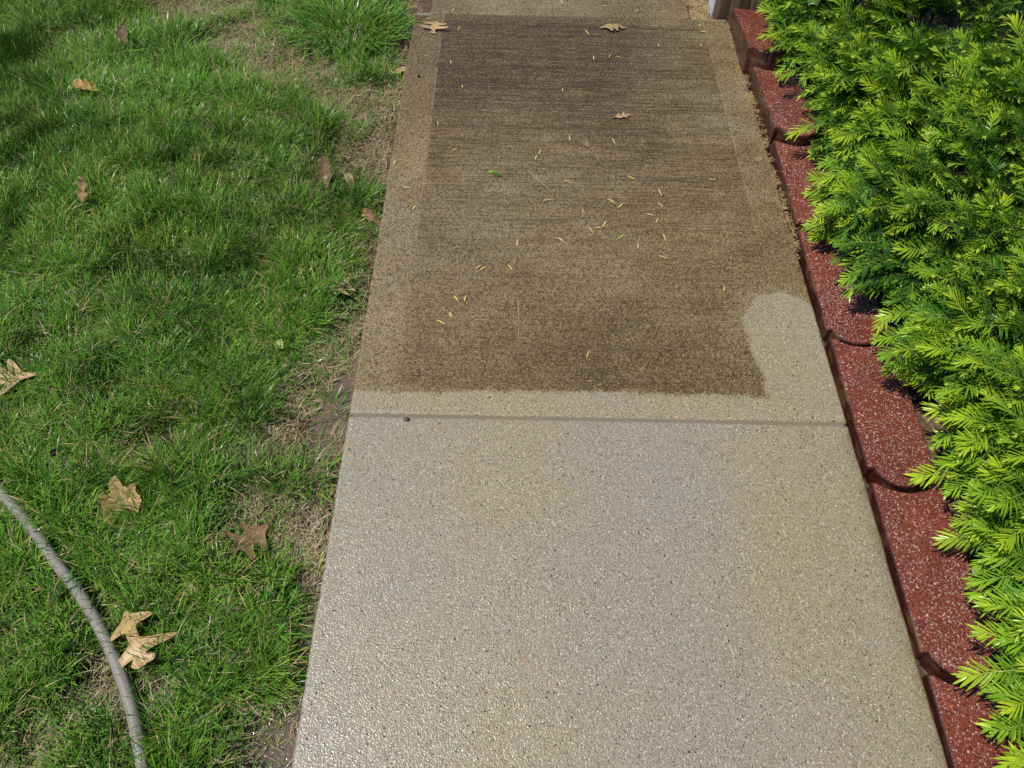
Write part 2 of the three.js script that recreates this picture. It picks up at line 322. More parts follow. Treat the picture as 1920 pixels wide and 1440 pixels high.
// ---------------------------------------------------------------- yew hedge
const rH = rngOf(4242);
function needleInto(pos, col, idx, o, d, up, L, w, c0, c1) {
  const side = new THREE.Vector3().crossVectors(d, up).normalize(), n = new THREE.Vector3().crossVectors(side, d).normalize();
  const st = [[0, 0.35], [0.3, 1], [0.75, 0.85], [1, 0.08]], b = pos.length / 3, bend = (rH() - 0.35) * 0.22;
  for (const [t, k] of st) for (const s of [-1, 0, 1]) {
    const p = o.clone().addScaledVector(d, t * L).addScaledVector(side, s * w * k).addScaledVector(n, (s ? 0.28 : 0) * w * k - bend * t * t * L);
    pos.push(p.x, p.y, p.z); const c = mix3(c0, c1, t); const e = s ? 1 : 1.12; col.push(c[0] * e, c[1] * e, c[2] * e);
  }
  for (let i = 0; i < 3; i++) for (let j = 0; j < 2; j++) { const q = b + i * 3 + j; idx.push(q, q + 1, q + 3, q + 1, q + 4, q + 3); }
}
function shootGeo(Ls, young) {                           // stem along +z, flat side up
  const pos = [], col = [], idx = [], V = (x, y, z) => new THREE.Vector3(x, y, z), curve = (rH() - 0.5) * 0.5, droop = rH() * 0.25;
  const at = t => V(curve * t * t * Ls, -droop * t * t * Ls, t * Ls), dir = t => V(2 * curve * t, -2 * droop * t, 1).normalize();
  const green = [0.065, 0.185, 0.008], lime = [0.31, 0.46, 0.016], old = [0.026, 0.095, 0.007];
  const N = 5, S = 6;
  for (let i = 0; i < S; i++) for (let j = 0; j < N; j++) { const t = i / (S - 1), a = j / N * 6.283, r = 0.0014 * (1 - 0.5 * t), p = at(t * 0.97); pos.push(p.x + Math.cos(a) * r, p.y + Math.sin(a) * r, p.z); const c = mix3(young ? [0.1, 0.16, 0.03] : [0.08, 0.06, 0.03], [0.28, 0.4, 0.05], t); col.push(...c); }
  for (let i = 0; i < S - 1; i++) for (let j = 0; j < N; j++) { const a = i * N + j, b = i * N + (j + 1) % N; idx.push(a, b, a + N, b, b + N, a + N); }
  const n = Math.round(Ls / 0.0025);
  for (let i = 0; i < n; i++) {
    const t = 0.06 + 0.94 * (i + rH() * 0.6) / n, d0 = dir(t), spread = mix(1.15, 0.42, t ** 1.6) + (rH() - 0.5) * 0.3;
    const a = (i % 2 ? 0 : Math.PI) + (rH() - 0.5) * 1.5 + (i % 2 ? 0.22 : -0.22);
    const s = V(Math.cos(a), Math.sin(a) * 0.75 + 0.1, 0).normalize(), d = d0.clone().multiplyScalar(Math.cos(spread)).addScaledVector(s, Math.sin(spread)).normalize();
    const L = (t < 0.15 ? 0.024 : t > 0.85 ? 0.021 : 0.03) * (0.85 + 0.3 * rH()), y = young ? ss(0.25, 1, t) : ss(0.75, 1.05, t) * 0.6;
    const base = mix3(young ? green : old, lime, y * (0.7 + 0.3 * rH())), v = 0.85 + 0.3 * rH();
    needleInto(pos, col, idx, at(t), d, V(0, 1, 0).addScaledVector(s, 0.25), L, 0.00165, base.map(q => q * v), base.map((q, k) => q * v * (k ? 1.08 : 1.2)));
  }
  for (let i = 0; i < 7; i++) { const a = i / 7 * 6.28 + rH(), s = V(Math.cos(a), Math.sin(a), 0), d = dir(1).multiplyScalar(0.93).addScaledVector(s, 0.3 + 0.25 * rH()).normalize(); needleInto(pos, col, idx, at(0.99), d, s.clone().negate(), 0.015 * (0.8 + 0.4 * rH()), 0.0012, young ? [0.32, 0.46, 0.05] : [0.14, 0.3, 0.03], young ? [0.4, 0.52, 0.06] : [0.17, 0.34, 0.04]); }
  const g = new THREE.BufferGeometry(); g.setAttribute('position', new THREE.Float32BufferAttribute(pos, 3)); g.setAttribute('color', new THREE.Float32BufferAttribute(col, 3)); g.setIndex(idx); g.computeVertexNormals(); return g;
}
const youngGeo = [0.062, 0.074, 0.086, 0.097, 0.068, 0.08, 0.09].map(L => shootGeo(L, true));
const oldGeo = [0.08, 0.09, 0.1, 0.085].map(L => shootGeo(L, false));
const needleMats = [[1, 1, 1], [0.82, 0.92, 0.8], [1.08, 1, 0.8], [0.66, 0.8, 0.75]].map(c => new THREE.MeshPhysicalMaterial({ color: lin(...c), vertexColors: true, roughness: 0.85, transmission: 0.18, thickness: 0, clearcoat: 0.4, clearcoatRoughness: 0.2, specularIntensity: 0.4, side: THREE.DoubleSide }));
const hedge = new THREE.Group();
{
  const prof = new THREE.CatmullRomCurve3([[0.07, 0.0], [0.02, 0.07], [0.0, 0.15], [0.05, 0.25], [0.15, 0.33], [0.36, 0.41], [0.75, 0.46], [1.2, 0.48]].map(p => new THREE.Vector3(p[0], p[1], 0)));
  const edge = z => 0.915 + 0.07 * (fbm(z * 2.2 + 3, 1, 950) - 0.5) * 2 - 0.05 * ss(-1.75, -1.55, z) * ss(-1.25, -1.45, z) - 0.06 * ss(-0.65, -0.4, z) - 0.045 * ss(-1.95, -2.35, z);
  const all = [], q = new THREE.Quaternion(), mtx = new THREE.Matrix4(), Z = new THREE.Vector3();
  const spray = (s, z, depth, young) => {
    const p = prof.getPointAt(s), t = prof.getTangentAt(s), n = new THREE.Vector3(-t.y, t.x, 0);
    const lump = 0.09 * (fbm(z * 5.5, s * 9, 960) - 0.5) * 2;
    const o = new THREE.Vector3(edge(z) + p.x, p.y + 0.01, z).addScaledVector(n, lump - depth);
    const low = ss(0.3, 0.1, s);
    const main = n.clone().multiplyScalar(0.75).add(new THREE.Vector3(-0.55, -0.12 * low + 0.1 * (1 - low), 0.12)).add(new THREE.Vector3(rH() - 0.5, (rH() - 0.5) * 0.8, (rH() - 0.5) * 1.5)).normalize();
    const face = n.clone().multiplyScalar(0.8).add(new THREE.Vector3((rH() - 0.5) * 0.8, 0.9, (rH() - 0.5) * 0.8)).normalize();
    const side = new THREE.Vector3().crossVectors(face, main).normalize();
    const kids = 2 + Math.floor(rH() * 3);
    for (let k = 0; k <= kids; k++) {
      const back = k ? 0.02 + 0.05 * rH() : 0, ang = k ? (k % 2 ? 1 : -1) * (0.5 + 0.45 * rH()) : 0;
      const d = main.clone().multiplyScalar(Math.cos(ang)).addScaledVector(side, Math.sin(ang)).addScaledVector(face, (rH() - 0.5) * 0.25).normalize();
      const start = o.clone().addScaledVector(main, -0.075 - back * 0.6);
      const x = new THREE.Vector3().crossVectors(face, d).normalize(), y = new THREE.Vector3().crossVectors(d, x);
      if (start.y < 0.012) start.y = 0.012;
      if (start.y + d.y * 0.09 < 0.03) { d.y = (0.035 - start.y) / 0.09; d.normalize(); }
      q.setFromRotationMatrix(mtx.makeBasis(x, y, d));
      const tip = start.clone().addScaledVector(d, 0.09);
      if (Math.min(start.x, tip.x) < 1.0 && Math.min(start.y, tip.y) < (z < -2.0 ? 0.12 : 0.055)) continue;      // clear of the edging blocks
      const sc = (k ? 1.0 : 1.25) * (0.82 + 0.36 * rH());
      all.push({ p: start, q: q.clone(), s: sc, young, v: Math.floor(rH() * 7), m: Math.floor(rH() * 4), tip: start.clone().addScaledVector(d, 0.07) });
    }
  };
  for (let i = 0; i < 1600; i++) { const z = -3.7 + 4.3 * rH(), s = 0.02 + 0.98 * Math.pow(rH(), 1.1); if (fbm(z * 3.2, s * 7, 970) < 0.32) continue; spray(s, z, 0.005 + 0.03 * rH(), true); }
  for (let i = 0; i < 1900; i++) { const z = -3.7 + 4.3 * rH(), s = 0.04 + 0.96 * Math.pow(rH(), 1.05); spray(s, z, 0.06 + 0.07 * rH(), rH() < 0.35); }
  const v = new THREE.Vector3();
  for (const a of all) { v.copy(a.tip).project(camera); a.in = Math.abs(v.x) < 1.05 && Math.abs(v.y) < 1.05; a.d = a.tip.distanceTo(camera.position) + (a.young ? 0 : 3); }
  all.sort((a, b) => (b.in - a.in) || a.d - b.d);
  all.slice(0, 300).forEach(a => { const m = part(hedge, 'shoot', a.young ? youngGeo[a.v] : oldGeo[a.v % 4], needleMats[a.m]); m.position.copy(a.p); m.quaternion.copy(a.q); m.scale.setScalar(a.s); });
  const buckets = new Map();
  for (const a of all.slice(300)) { const k = (a.young ? 'y' : 'o') + (a.young ? a.v : a.v % 4); if (!buckets.has(k)) buckets.set(k, []); buckets.get(k).push(a); }
  const inner = new THREE.Group(); inner.name = 'far_shoots'; inner.userData.kind = 'stuff'; hedge.add(inner);
  for (const [k, list] of buckets) {
    const im = new THREE.InstancedMesh(k[0] === 'y' ? youngGeo[+k[1]] : oldGeo[+k[1]], needleMats[0], list.length); im.name = 'shoot_mass'; im.userData.kind = 'stuff';
    list.forEach((a, i) => { mtx.compose(a.p, a.q, Z.setScalar(a.s)); im.setMatrixAt(i, mtx); im.setColorAt(i, needleMats[a.m].color); });
    inner.add(im);
  }
  // woody limbs that carry the sprays
  const bark = new THREE.MeshStandardMaterial({ color: lin(0.07, 0.045, 0.03), roughness: 0.9 });
  for (let i = 0; i < 34; i++) {
    const z = -3.6 + 4.1 * (i + rH()) / 34, x0 = edge(z) + 0.32 + 0.15 * rH(), s = 0.12 + 0.6 * rH(), p = prof.getPointAt(s), e = new THREE.Vector3(edge(z) + p.x + 0.1, Math.max(0.05, p.y - 0.09), z + (rH() - 0.5) * 0.5);
    const c = new THREE.QuadraticBezierCurve3(new THREE.Vector3(x0, -0.05, z), new THREE.Vector3(x0 + 0.02, 0.12, z + (rH() - 0.5) * 0.2), e);
    part(hedge, 'limb', new THREE.TubeGeometry(c, 8, 0.006 + 0.004 * rH(), 6), bark);
  }
}
put(hedge, 'yew_hedge', 'bright green yew hedge spilling over the red edging blocks', 'hedge');

// ---------------------------------------------------------------- lawn
const rG = rngOf(99);
function bladeInto(pos, col, nor, idx, o, az, len, w, lean, curl, c, tipc) {
  const d = [Math.cos(az), Math.sin(az)], sx = -d[1], sz = d[0], b = pos.length / 3, S = 4; let x = 0, y = 0, a = lean;
  for (let i = 0; i <= S; i++) {
    const t = i / S, k = (i === S ? 0.06 : 1 - 0.55 * t * t) * w * (i === 0 ? 0.7 : 1), n = [-Math.cos(a) * d[0], Math.sin(a), -Math.cos(a) * d[1]];
    for (const s of [-1, 1]) { pos.push(o[0] + d[0] * x + sx * s * k, o[1] + y, o[2] + d[1] * x + sz * s * k); nor.push(...n); const q = mix3(c, tipc, t * t); col.push(...q); }
    x += Math.sin(a) * len / S; y += Math.cos(a) * len / S; a += curl / S;
  }
  for (let i = 0; i < S; i++) { const q = b + i * 2; idx.push(q, q + 1, q + 2, q + 1, q + 3, q + 2); }
}
function toGeo(f) { const pos = [], col = [], nor = [], idx = []; f(pos, col, nor, idx); const g = new THREE.BufferGeometry(); g.setAttribute('position', new THREE.Float32BufferAttribute(pos, 3)); g.setAttribute('normal', new THREE.Float32BufferAttribute(nor, 3)); g.setAttribute('color', new THREE.Float32BufferAttribute(col, 3)); g.setIndex(idx); return g; }
const gGreens = [[0.062, 0.18, 0.01], [0.045, 0.135, 0.008], [0.1, 0.235, 0.014], [0.058, 0.17, 0.018], [0.15, 0.26, 0.025]];
const pick = (r, a) => a[Math.floor(r() * a.length)];
const tuftGeo = [0, 1, 2, 3, 4, 5].map(() => toGeo((p, c, n, i) => {
  for (let k = 0; k < 11; k++) { const g = pick(rG, gGreens), dry = rG() < 0.07, a = rG() * 6.28, r = 0.014 * Math.sqrt(rG()), q = rG() * 6.28; bladeInto(p, c, n, i, [Math.cos(q) * r, -0.006, Math.sin(q) * r], a, 0.038 + 0.058 * rG(), 0.0006 + 0.0007 * rG(), 0.2 + 0.6 * rG(), 0.2 + 0.9 * rG(), dry ? [0.3, 0.25, 0.12] : g, dry ? [0.42, 0.34, 0.18] : g.map(v => v * 1.35)); }
}));
const strawGeo = [0, 1, 2].map(() => toGeo((p, c, n, i) => {
  for (let k = 0; k < 11; k++) { const v = 0.55 + 0.6 * rG(), a = rG() * 6.28, r = 0.02 * Math.sqrt(rG()), q = rG() * 6.28; bladeInto(p, c, n, i, [Math.cos(q) * r, 0.001 + 0.004 * rG(), Math.sin(q) * r], a, 0.01 + 0.026 * rG(), 0.0004 + 0.0004 * rG(), 1.25 + 0.25 * rG(), (rG() - 0.35) * 0.7, [0.4 * v, 0.31 * v, 0.17 * v], [0.46 * v, 0.37 * v, 0.21 * v]); }
}));
const grassMat = new THREE.MeshPhysicalMaterial({ vertexColors: true, roughness: 0.9, transmission: 0.16, thickness: 0, clearcoat: 0.25, clearcoatRoughness: 0.25, specularIntensity: 0.4, side: THREE.DoubleSide });
const strawMat = new THREE.MeshPhysicalMaterial({ vertexColors: true, roughness: 0.7, side: THREE.DoubleSide, clearcoat: 0.25, clearcoatRoughness: 0.3 });
const thin = [[-1.165, -2.86, 0.2, 0.13, 1], [-0.93, -2.62, 0.24, 0.17, 0.72], [-0.72, -2.44, 0.2, 0.13, 0.72], [-0.5, -2.27, 0.17, 0.13, 0.9], [-1.55, -2.62, 0.13, 0.05, 0.7], [-0.46, -2.0, 0.1, 0.16, 0.7], [-0.5, -0.74, 0.12, 0.09, 0.75], [-0.49, -0.98, 0.1, 0.16, 0.55], [-0.44, -1.22, 0.06, 0.1, 0.8], [-0.85, -0.9, 0.1, 0.05, 0.5], [-0.6, -0.55, 0.12, 0.05, 0.45], [-0.72, -0.38, 0.12, 0.05, 0.4], [-0.43, -0.3, 0.1, 0.1, 0.9]];
function lushness(x, z) {
  const j = (fbm(x * 11, z * 11, 1000) - 0.5);
  let d = 1 - 0.95 * ss(0.13 + 0.12 * (fbm(z * 5, 3, 1010) - 0.5), 0.0, PX0 - x + j * 0.12);
  for (const t of thin) { const q = Math.hypot((x - t[0]) / t[2], (z - t[1]) / t[3]) + j * 0.9; d -= t[4] * ss(1.25, 0.55, q); }
  d -= 0.5 * ss(0.6, 0.72, fbm(x * 6 + 9, z * 6, 1020));
  return clamp(d, 0, 1);
}
function scatter(geos, mat, count, name, area, accept, tint) {
  const lists = geos.map(() => []), M = new THREE.Matrix4(), Q = new THREE.Quaternion(), E = new THREE.Euler(), P = new THREE.Vector3(), S = new THREE.Vector3(), g = new THREE.Group();
  for (let i = 0; i < count; i++) { const x = mix(area[0], area[1], rG()), z = mix(area[2], area[3], rG()), a = accept(x, z); if (a) lists[Math.floor(rG() * geos.length)].push([x, z, a]); }
  lists.forEach((l, k) => {
    const im = new THREE.InstancedMesh(geos[k], mat, l.length); im.name = name; im.userData.kind = 'stuff';
    l.forEach(([x, z, a], i) => { M.compose(P.set(x, groundY(x, z) + (a[3] || 0), z), Q.setFromEuler(E.set(a[1] || 0, rG() * 6.283, a[2] || 0, 'XZY')), S.set(a[4] || 1, a[0], a[4] || 1)); im.setMatrixAt(i, M); im.setColorAt(i, tint(x, z)); });
    g.add(im);
  });
  return g;
}
const hosePts = [[-1.75, -1.25], [-1.45, -1.08], [-1.199, -0.884], [-1.088, -0.786], [-0.986, -0.7], [-0.902, -0.619], [-0.835, -0.556], [-0.728, -0.432], [-0.645, -0.3], [-0.58, -0.13], [-0.56, 0.08], [-0.6, 0.4]];
function hoseDist(x, z) { let b = 9; for (let i = 0; i < hosePts.length - 1; i++) { const [ax, az] = hosePts[i], dx = hosePts[i + 1][0] - ax, dz = hosePts[i + 1][1] - az, t = clamp(((x - ax) * dx + (z - az) * dz) / (dx * dx + dz * dz)); b = Math.min(b, Math.hypot(x - ax - dx * t, z - az - dz * t)); } return b; }
const tintC = new THREE.Color();
const lawnArea = [-2.9, PX0 - 0.012, -4, 0.45];
put(scatter(tuftGeo, grassMat, 84000, 'blades', lawnArea, (x, z) => {
  const d = lushness(x, z) * ss(0.004, 0.03, hoseDist(x, z)) * (0.6 + 0.5 * ss(0.34, 0.56, fbm(x * 17, z * 17, 1030))); if (rG() > 0.14 + 0.86 * d ** 1.3) return null;
  const s = (0.36 + 0.68 * d) * (0.55 + 0.9 * fbm(x * 6, z * 6, 1040)) * (0.85 + 0.4 * rG()); return [s, (fbm(x * 4, z * 4, 1050) - 0.5) * 1.7, (fbm(x * 4, z * 4, 1060) - 0.5) * 1.7, 0, 0.7 + 0.3 * d];
}, (x, z) => { const f = fbm(x * 3, z * 3, 1070), v = (0.6 + 0.66 * f) * (0.65 + 0.75 * rG()); return tintC.setRGB(v * (0.85 + 0.45 * fbm(x * 7, z * 7, 1080)), v, v * (0.8 + 0.4 * fbm(x * 5, z * 5, 1090))); }), 'grass', 'fine green lawn grass beside the concrete path', 'grass', null, 'stuff');
put(scatter(strawGeo, strawMat, 42000, 'straw', lawnArea, (x, z) => {
  const d = lushness(x, z); if (rG() > 0.85 - 0.7 * d) return null;
  if (pools.some(p => ((x - p[0]) / p[2]) ** 2 + ((z - p[1]) / p[3]) ** 2 < 0.5) && rG() < 0.75) return null;
  return [1, (rG() - 0.5) * 0.4, (rG() - 0.5) * 0.4, 0.002 + 0.016 * d * rG(), 0.8 + 0.5 * rG()];
}, (x, z) => { const v = 0.55 + 0.6 * fbm(x * 8, z * 8, 1100); return tintC.setRGB(v, v * 0.97, v * 0.9); }), 'dead_grass', 'dry straw matted on bare soil along the path edge', 'dead grass', null, 'stuff');
// coarse clumps that stand out of the lawn
function clump(x, z, n, rad, len, w, label, dk = 1) {
  const g = toGeo((p, c, nn, i) => { for (let k = 0; k < n; k++) { const q = rG() * 6.28, r = rad * Math.sqrt(rG()), a = q + (rG() - 0.5) * 1.6, col = pick(rG, gGreens).map(v => v * dk * (0.8 + 0.4 * rG())), t = r / rad; bladeInto(p, c, nn, i, [Math.cos(q) * r, groundY(x + Math.cos(q) * r, z + Math.sin(q) * r) - groundY(x, z) - 0.008, Math.sin(q) * r], a, len * (0.45 + 0.75 * rG()), w * (0.7 + 0.6 * rG()), 0.1 + 0.6 * t + 0.3 * rG(), 0.4 + 1.0 * rG(), col, col.map(v => v * 1.3)); } });
  const m = new THREE.Mesh(g, grassMat); m.position.set(x, groundY(x, z), z); put(m, 'grass_clump', label, 'grass clump', 'coarse grass clumps in the lawn');
}
clump(-0.6, -2.72, 520, 0.17, 0.13, 0.0028, 'large coarse grass clump by the far path corner');
clump(-1.2, -2.56, 170, 0.1, 0.11, 0.0026, 'coarse clump below the bare tan patch of lawn');
clump(-1.38, -2.53, 130, 0.08, 0.1, 0.0024, 'coarse clump around the upright brown leaf', 0.9);
clump(-0.93, -2.35, 120, 0.055, 0.07, 0.0016, 'small dark tuft in the pale worn lawn', 0.7);
clump(-1.7, -2.75, 260, 0.14, 0.09, 0.002, 'coarse clump in the far corner of the lawn');
clump(-0.395, -1.78, 34, 0.02, 0.075, 0.0017, 'little bright tuft at the path edge above the curled leaf', 1.5);
clump(-0.47, -0.52, 110, 0.05, 0.085, 0.0016, 'tall thin tuft leaning by the lower path edge');
clump(-0.43, -0.86, 60, 0.045, 0.075, 0.0018, 'tuft growing from the muddy straw under the joint');
clump(-0.42, -1.04, 26, 0.03, 0.07, 0.0017, 'sparse blades rising from the joint puddle');

// ---------------------------------------------------------------- fallen leaves
function leafGeo(o) {
  const { L, W, lobes = [0.3, 0.56, 0.8], depth = 0.75, kx = 0, ky = 0, twist = 0, seed = 1, shear = 0.45, c = [0.36, 0.22, 0.11] } = o;
  const r = rngOf(seed), N = 66, K = 8, pos = [], col = [], idx = [];
  const am = [0, 1].map(() => lobes.map(() => 0.75 + 0.5 * r())), of = [0, 1].map(() => lobes.map(() => (r() - 0.5) * 0.06));
  const wid = (t, s) => { let e = 0; lobes.forEach((b, i) => { e = Math.max(e, am[s][i] * (1 - 0.25 * Math.abs(i - 1)) * Math.exp(-Math.pow(Math.abs(t - b - of[s][i]) / 0.09, 3))); }); const oval = Math.sin(Math.PI * Math.pow(clamp(t), 0.8)); e = Math.max(e, 0.5 * Math.exp(-Math.pow(Math.abs(t - 0.97) / 0.06, 2))); return W * (0.05 + (1 - depth) * oval + depth * e * (0.35 + 0.65 * Math.min(1, oval * 1.2))) * (t > 0.985 ? 0.3 : 1); };
  for (let i = 0; i <= N; i++) for (let j = -K; j <= K; j++) {
    const t = i / N, s = j / K, w = wid(t, s < 0 ? 0 : 1), ax = s * w; let x = ax, y = t * L + Math.abs(ax) * shear - L * 0.5, z = 0.003 * (noise(t * 9, s * 4 + seed, seed) - 0.5) + 0.0016 * Math.abs(s);
    if (kx) { z += (1 - Math.cos(kx * x)) / kx; x = Math.sin(kx * x) / kx; }
    if (ky) { const zz = z; z = (1 - Math.cos(ky * y)) / ky + zz * Math.cos(ky * y); y = Math.sin(ky * y) / ky - zz * Math.sin(ky * y); }
    if (twist) { const a = twist * t, cx = x * Math.cos(a) - z * Math.sin(a); z = x * Math.sin(a) + z * Math.cos(a); x = cx; }
    pos.push(x, z, -y);
    const v = 0.72 + 0.5 * fbm(t * 12 + seed, s * 5, 1200) + (j === 0 ? 0.12 : 0) - 0.14 * (hash(i, j, seed) > 0.9 ? 1 : 0); col.push(c[0] * v, c[1] * v * 1.08, c[2] * v * 0.9);
  }
  const M = 2 * K + 1; for (let i = 0; i < N; i++) for (let j = 0; j < M - 1; j++) { const q = i * M + j; idx.push(q, q + 1, q + M, q + 1, q + M + 1, q + M); }
  const g = new THREE.BufferGeometry(); g.setAttribute('position', new THREE.Float32BufferAttribute(pos, 3)); g.setAttribute('color', new THREE.Float32BufferAttribute(col, 3)); g.setIndex(idx); g.computeVertexNormals(); g.userData.base = pos.slice(K * 3, K * 3 + 3); return g;
}
function mapleGeo(L, c, seed) {
  const A = 96, K = 10, pos = [], col = [], idx = [], tips = [[-1.75, 0.72], [-0.82, 0.86], [0, 1], [0.82, 0.8], [1.75, 0.6]];
  for (let k = 0; k <= K; k++) for (let i = 0; i <= A; i++) {
    const a = mix(-2.35, 2.35, i / A); let r = 0.6; for (const [b, s] of tips) r = Math.max(r, s * Math.exp(-Math.pow(Math.abs(a - b) / 0.5, 1.7))); r *= 1 + 0.1 * (noise(a * 9, seed, 3) - 0.5);
    const q = k / K * r * L; let vein = 9; for (const [b] of tips) vein = Math.min(vein, Math.abs(a - b)); 
    pos.push(Math.sin(a) * q, 0.05 * q * Math.abs(Math.sin(a * 3.8)) * 3 + 0.9 * q * q / L * 0.35 + 0.003 * noise(a * 5, q * 90, seed), -Math.cos(a) * q + 0.0);
    const v = 0.75 + 0.45 * fbm(Math.sin(a) * q * 130, Math.cos(a) * q * 130, 1210) - (vein < 0.05 ? 0.22 : 0); col.push(c[0] * v, c[1] * v * 1.08, c[2] * v * 0.9);
  }
  const M = A + 1; for (let k = 0; k < K; k++) for (let i = 0; i < A; i++) { const q = k * M + i; idx.push(q, q + 1, q + M, q + 1, q + M + 1, q + M); }
  const g = new THREE.BufferGeometry(); g.setAttribute('position', new THREE.Float32BufferAttribute(pos, 3)); g.setAttribute('color', new THREE.Float32BufferAttribute(col, 3)); g.setIndex(idx); g.computeVertexNormals(); g.userData.base = [0, 0, 0]; return g;
}
const leafMat = new THREE.MeshPhysicalMaterial({ vertexColors: true, roughness: 0.8, transmission: 0.18, thickness: 0, clearcoat: 0.35, clearcoatRoughness: 0.35, side: THREE.DoubleSide });
const stalkMat = new THREE.MeshStandardMaterial({ color: lin(0.3, 0.15, 0.06), roughness: 0.5 });
function leaf(x, z, y, heading, tilt, o, label, stalkLen = 0.03) {
  const g = new THREE.Group(), b = o.maple ? mapleGeo(o.L, o.c, 5) : leafGeo(o); part(g, 'leaf_blade', b, leafMat);
  if (stalkLen) { const p = b.userData.base, c = new THREE.QuadraticBezierCurve3(new THREE.Vector3(p[0], p[1] + 0.0004, p[2] - 0.006), new THREE.Vector3(p[0] + stalkLen * 0.1, p[1], p[2] + stalkLen * 0.5), new THREE.Vector3(p[0] + stalkLen * 0.35, p[1] - 0.001, p[2] + stalkLen)); part(g, 'stalk', new THREE.TubeGeometry(c, 8, 0.0007, 5), stalkMat); }
  g.rotation.set(tilt[0], heading, tilt[1], 'YXZ'); g.position.set(x, 0, z); g.updateMatrixWorld(true);
  const bb = new THREE.Box3().setFromObject(g, true); g.position.y = y - bb.min.y; put(g, 'fallen_leaf', label, 'leaf', 'fallen brown leaves');
}
const tanC = [0.42, 0.26, 0.13], brownC = [0.17, 0.09, 0.04], darkC = [0.13, 0.06, 0.03];
// heading 0: stalk towards the viewer, tip away
leaf(-0.281, -2.7, 0.0008, Math.PI * 0.97, [0, 0], { L: 0.085, W: 0.052, lobes: [0.32, 0.62], depth: 0.85, kx: 6, ky: -5, seed: 11, c: tanC, shear: 0.1 }, 'tan oak leaf lying on the far corner of the brown slab', 0.035);
leaf(0.366, -2.725, 0.0008, -1.45, [0, 0.1], { L: 0.1, W: 0.034, kx: -14, ky: -9, seed: 12, c: [0.34, 0.2, 0.1] }, 'arched brown leaf on concrete at the far joint', 0);
leaf(0.36, -2.184, 0.0008, -1.25, [0, 0], { L: 0.062, W: 0.017, kx: 8, ky: -4, seed: 13, c: [0.4, 0.25, 0.14], shear: 0.8 }, 'narrow tan leaf with long stalk on middle of brown slab', 0.035);
leaf(0.241, -2.035, 0.0006, 0.6, [0, 0], { L: 0.035, W: 0.016, kx: 5, seed: 14, c: [0.2, 0.13, 0.075], depth: 0.4 }, 'small soaked leaf scrap on the brown slab', 0.012);
const lawnY = (x, z, h) => groundY(x, z) + h;
leaf(-1.392, -2.263, lawnY(-1.392, -2.263, 0.026), 1.4, [0.25, -0.1], { L: 0.085, W: 0.035, depth: 0.5, kx: 9, seed: 15, c: [0.5, 0.26, 0.09] }, 'orange leaf in the upper lawn', 0.02);
leaf(-1.204, -1.711, lawnY(-1.204, -1.711, 0.012), -0.3, [0.95, 0.2], { L: 0.085, W: 0.03, depth: 0.8, lobes: [0.35, 0.7], kx: 12, ky: 5, seed: 16, c: [0.27, 0.155, 0.07] }, 'upright brown leaf alone in the middle of the lawn', 0.03);
leaf(-0.543, -1.845, lawnY(-0.543, -1.845, 0.012), 0.15, [0.75, 0.3], { L: 0.105, W: 0.03, depth: 0.55, kx: 30, ky: 7, seed: 17, c: brownC }, 'dark curled leaf standing in grass near the path', 0.02);
leaf(-0.484, -1.855, lawnY(-0.484, -1.855, 0.012), 0.9, [0.3, 0.3], { L: 0.06, W: 0.022, depth: 0.05, kx: 12, seed: 18, c: [0.26, 0.15, 0.06] }, 'oval brown leaf right beside the dark curled leaf', 0);
leaf(-0.39, -1.697, lawnY(-0.39, -1.697, 0.008), 0.7, [0.3, -0.5], { L: 0.075, W: 0.03, depth: 0.5, kx: -26, ky: -7, seed: 19, c: [0.3, 0.16, 0.07] }, 'folded brown leaf touching the concrete edge', 0.015);
leaf(-0.443, -1.422, lawnY(-0.443, -1.422, 0.018), 2.75, [0.2, 0.1], { L: 0.085, W: 0.05, lobes: [0.3, 0.68], depth: 0.88, kx: 8, ky: 6, seed: 20, c: [0.42, 0.25, 0.15] }, 'tan lobed leaf in grass beside the stained slab', 0.015);
leaf(-1.19, -1.085, lawnY(-1.19, -1.085, 0.028), 1.75, [0.08, 0.05], { L: 0.135, W: 0.066, lobes: [0.3, 0.58, 0.84], depth: 0.88, kx: 4, ky: 3, seed: 21, c: [0.5, 0.31, 0.18], shear: 0.5 }, 'large pale tan oak leaf cut by the side edge of the picture', 0.045);
leaf(-1.075, -1.05, lawnY(-1.075, -1.05, 0.012), 0.4, [0.4, 0.3], { L: 0.04, W: 0.013, depth: 0.3, kx: 20, seed: 22, c: darkC }, 'small dark leaf fragment beside the large tan leaf', 0);
leaf(-0.815, -0.755, lawnY(-0.815, -0.755, 0.02), 0.45, [0.15, 0.1], { maple: true, L: 0.07, c: [0.42, 0.25, 0.11] }, 'tan maple leaf above the grey hose', 0.02);
leaf(-0.7, -0.472, 0.004, 3.75, [0.05, -0.12], { L: 0.125, W: 0.062, lobes: [0.22, 0.7, 0.92], depth: 0.88, kx: -5, ky: -4, seed: 24, c: [0.45, 0.27, 0.12], shear: 0.25 }, 'tan oak leaf draped over the grey hose', 0.03);
leaf(-0.53, -0.692, lawnY(-0.53, -0.692, 0.012), 2.5, [0.25, 0.15], { L: 0.1, W: 0.045, lobes: [0.3, 0.66], depth: 0.7, kx: 9, ky: 5, seed: 25, c: [0.24, 0.13, 0.065] }, 'dark brown ragged leaf on straw near the path', 0.02);
leaf(-0.415, -0.419, lawnY(-0.415, -0.419, 0.012), -1.2, [0.2, 0.2], { L: 0.04, W: 0.014, depth: 0.5, kx: 12, seed: 26, c: [0.3, 0.15, 0.11] }, 'small pinkish leaf scrap by the lower path edge', 0);
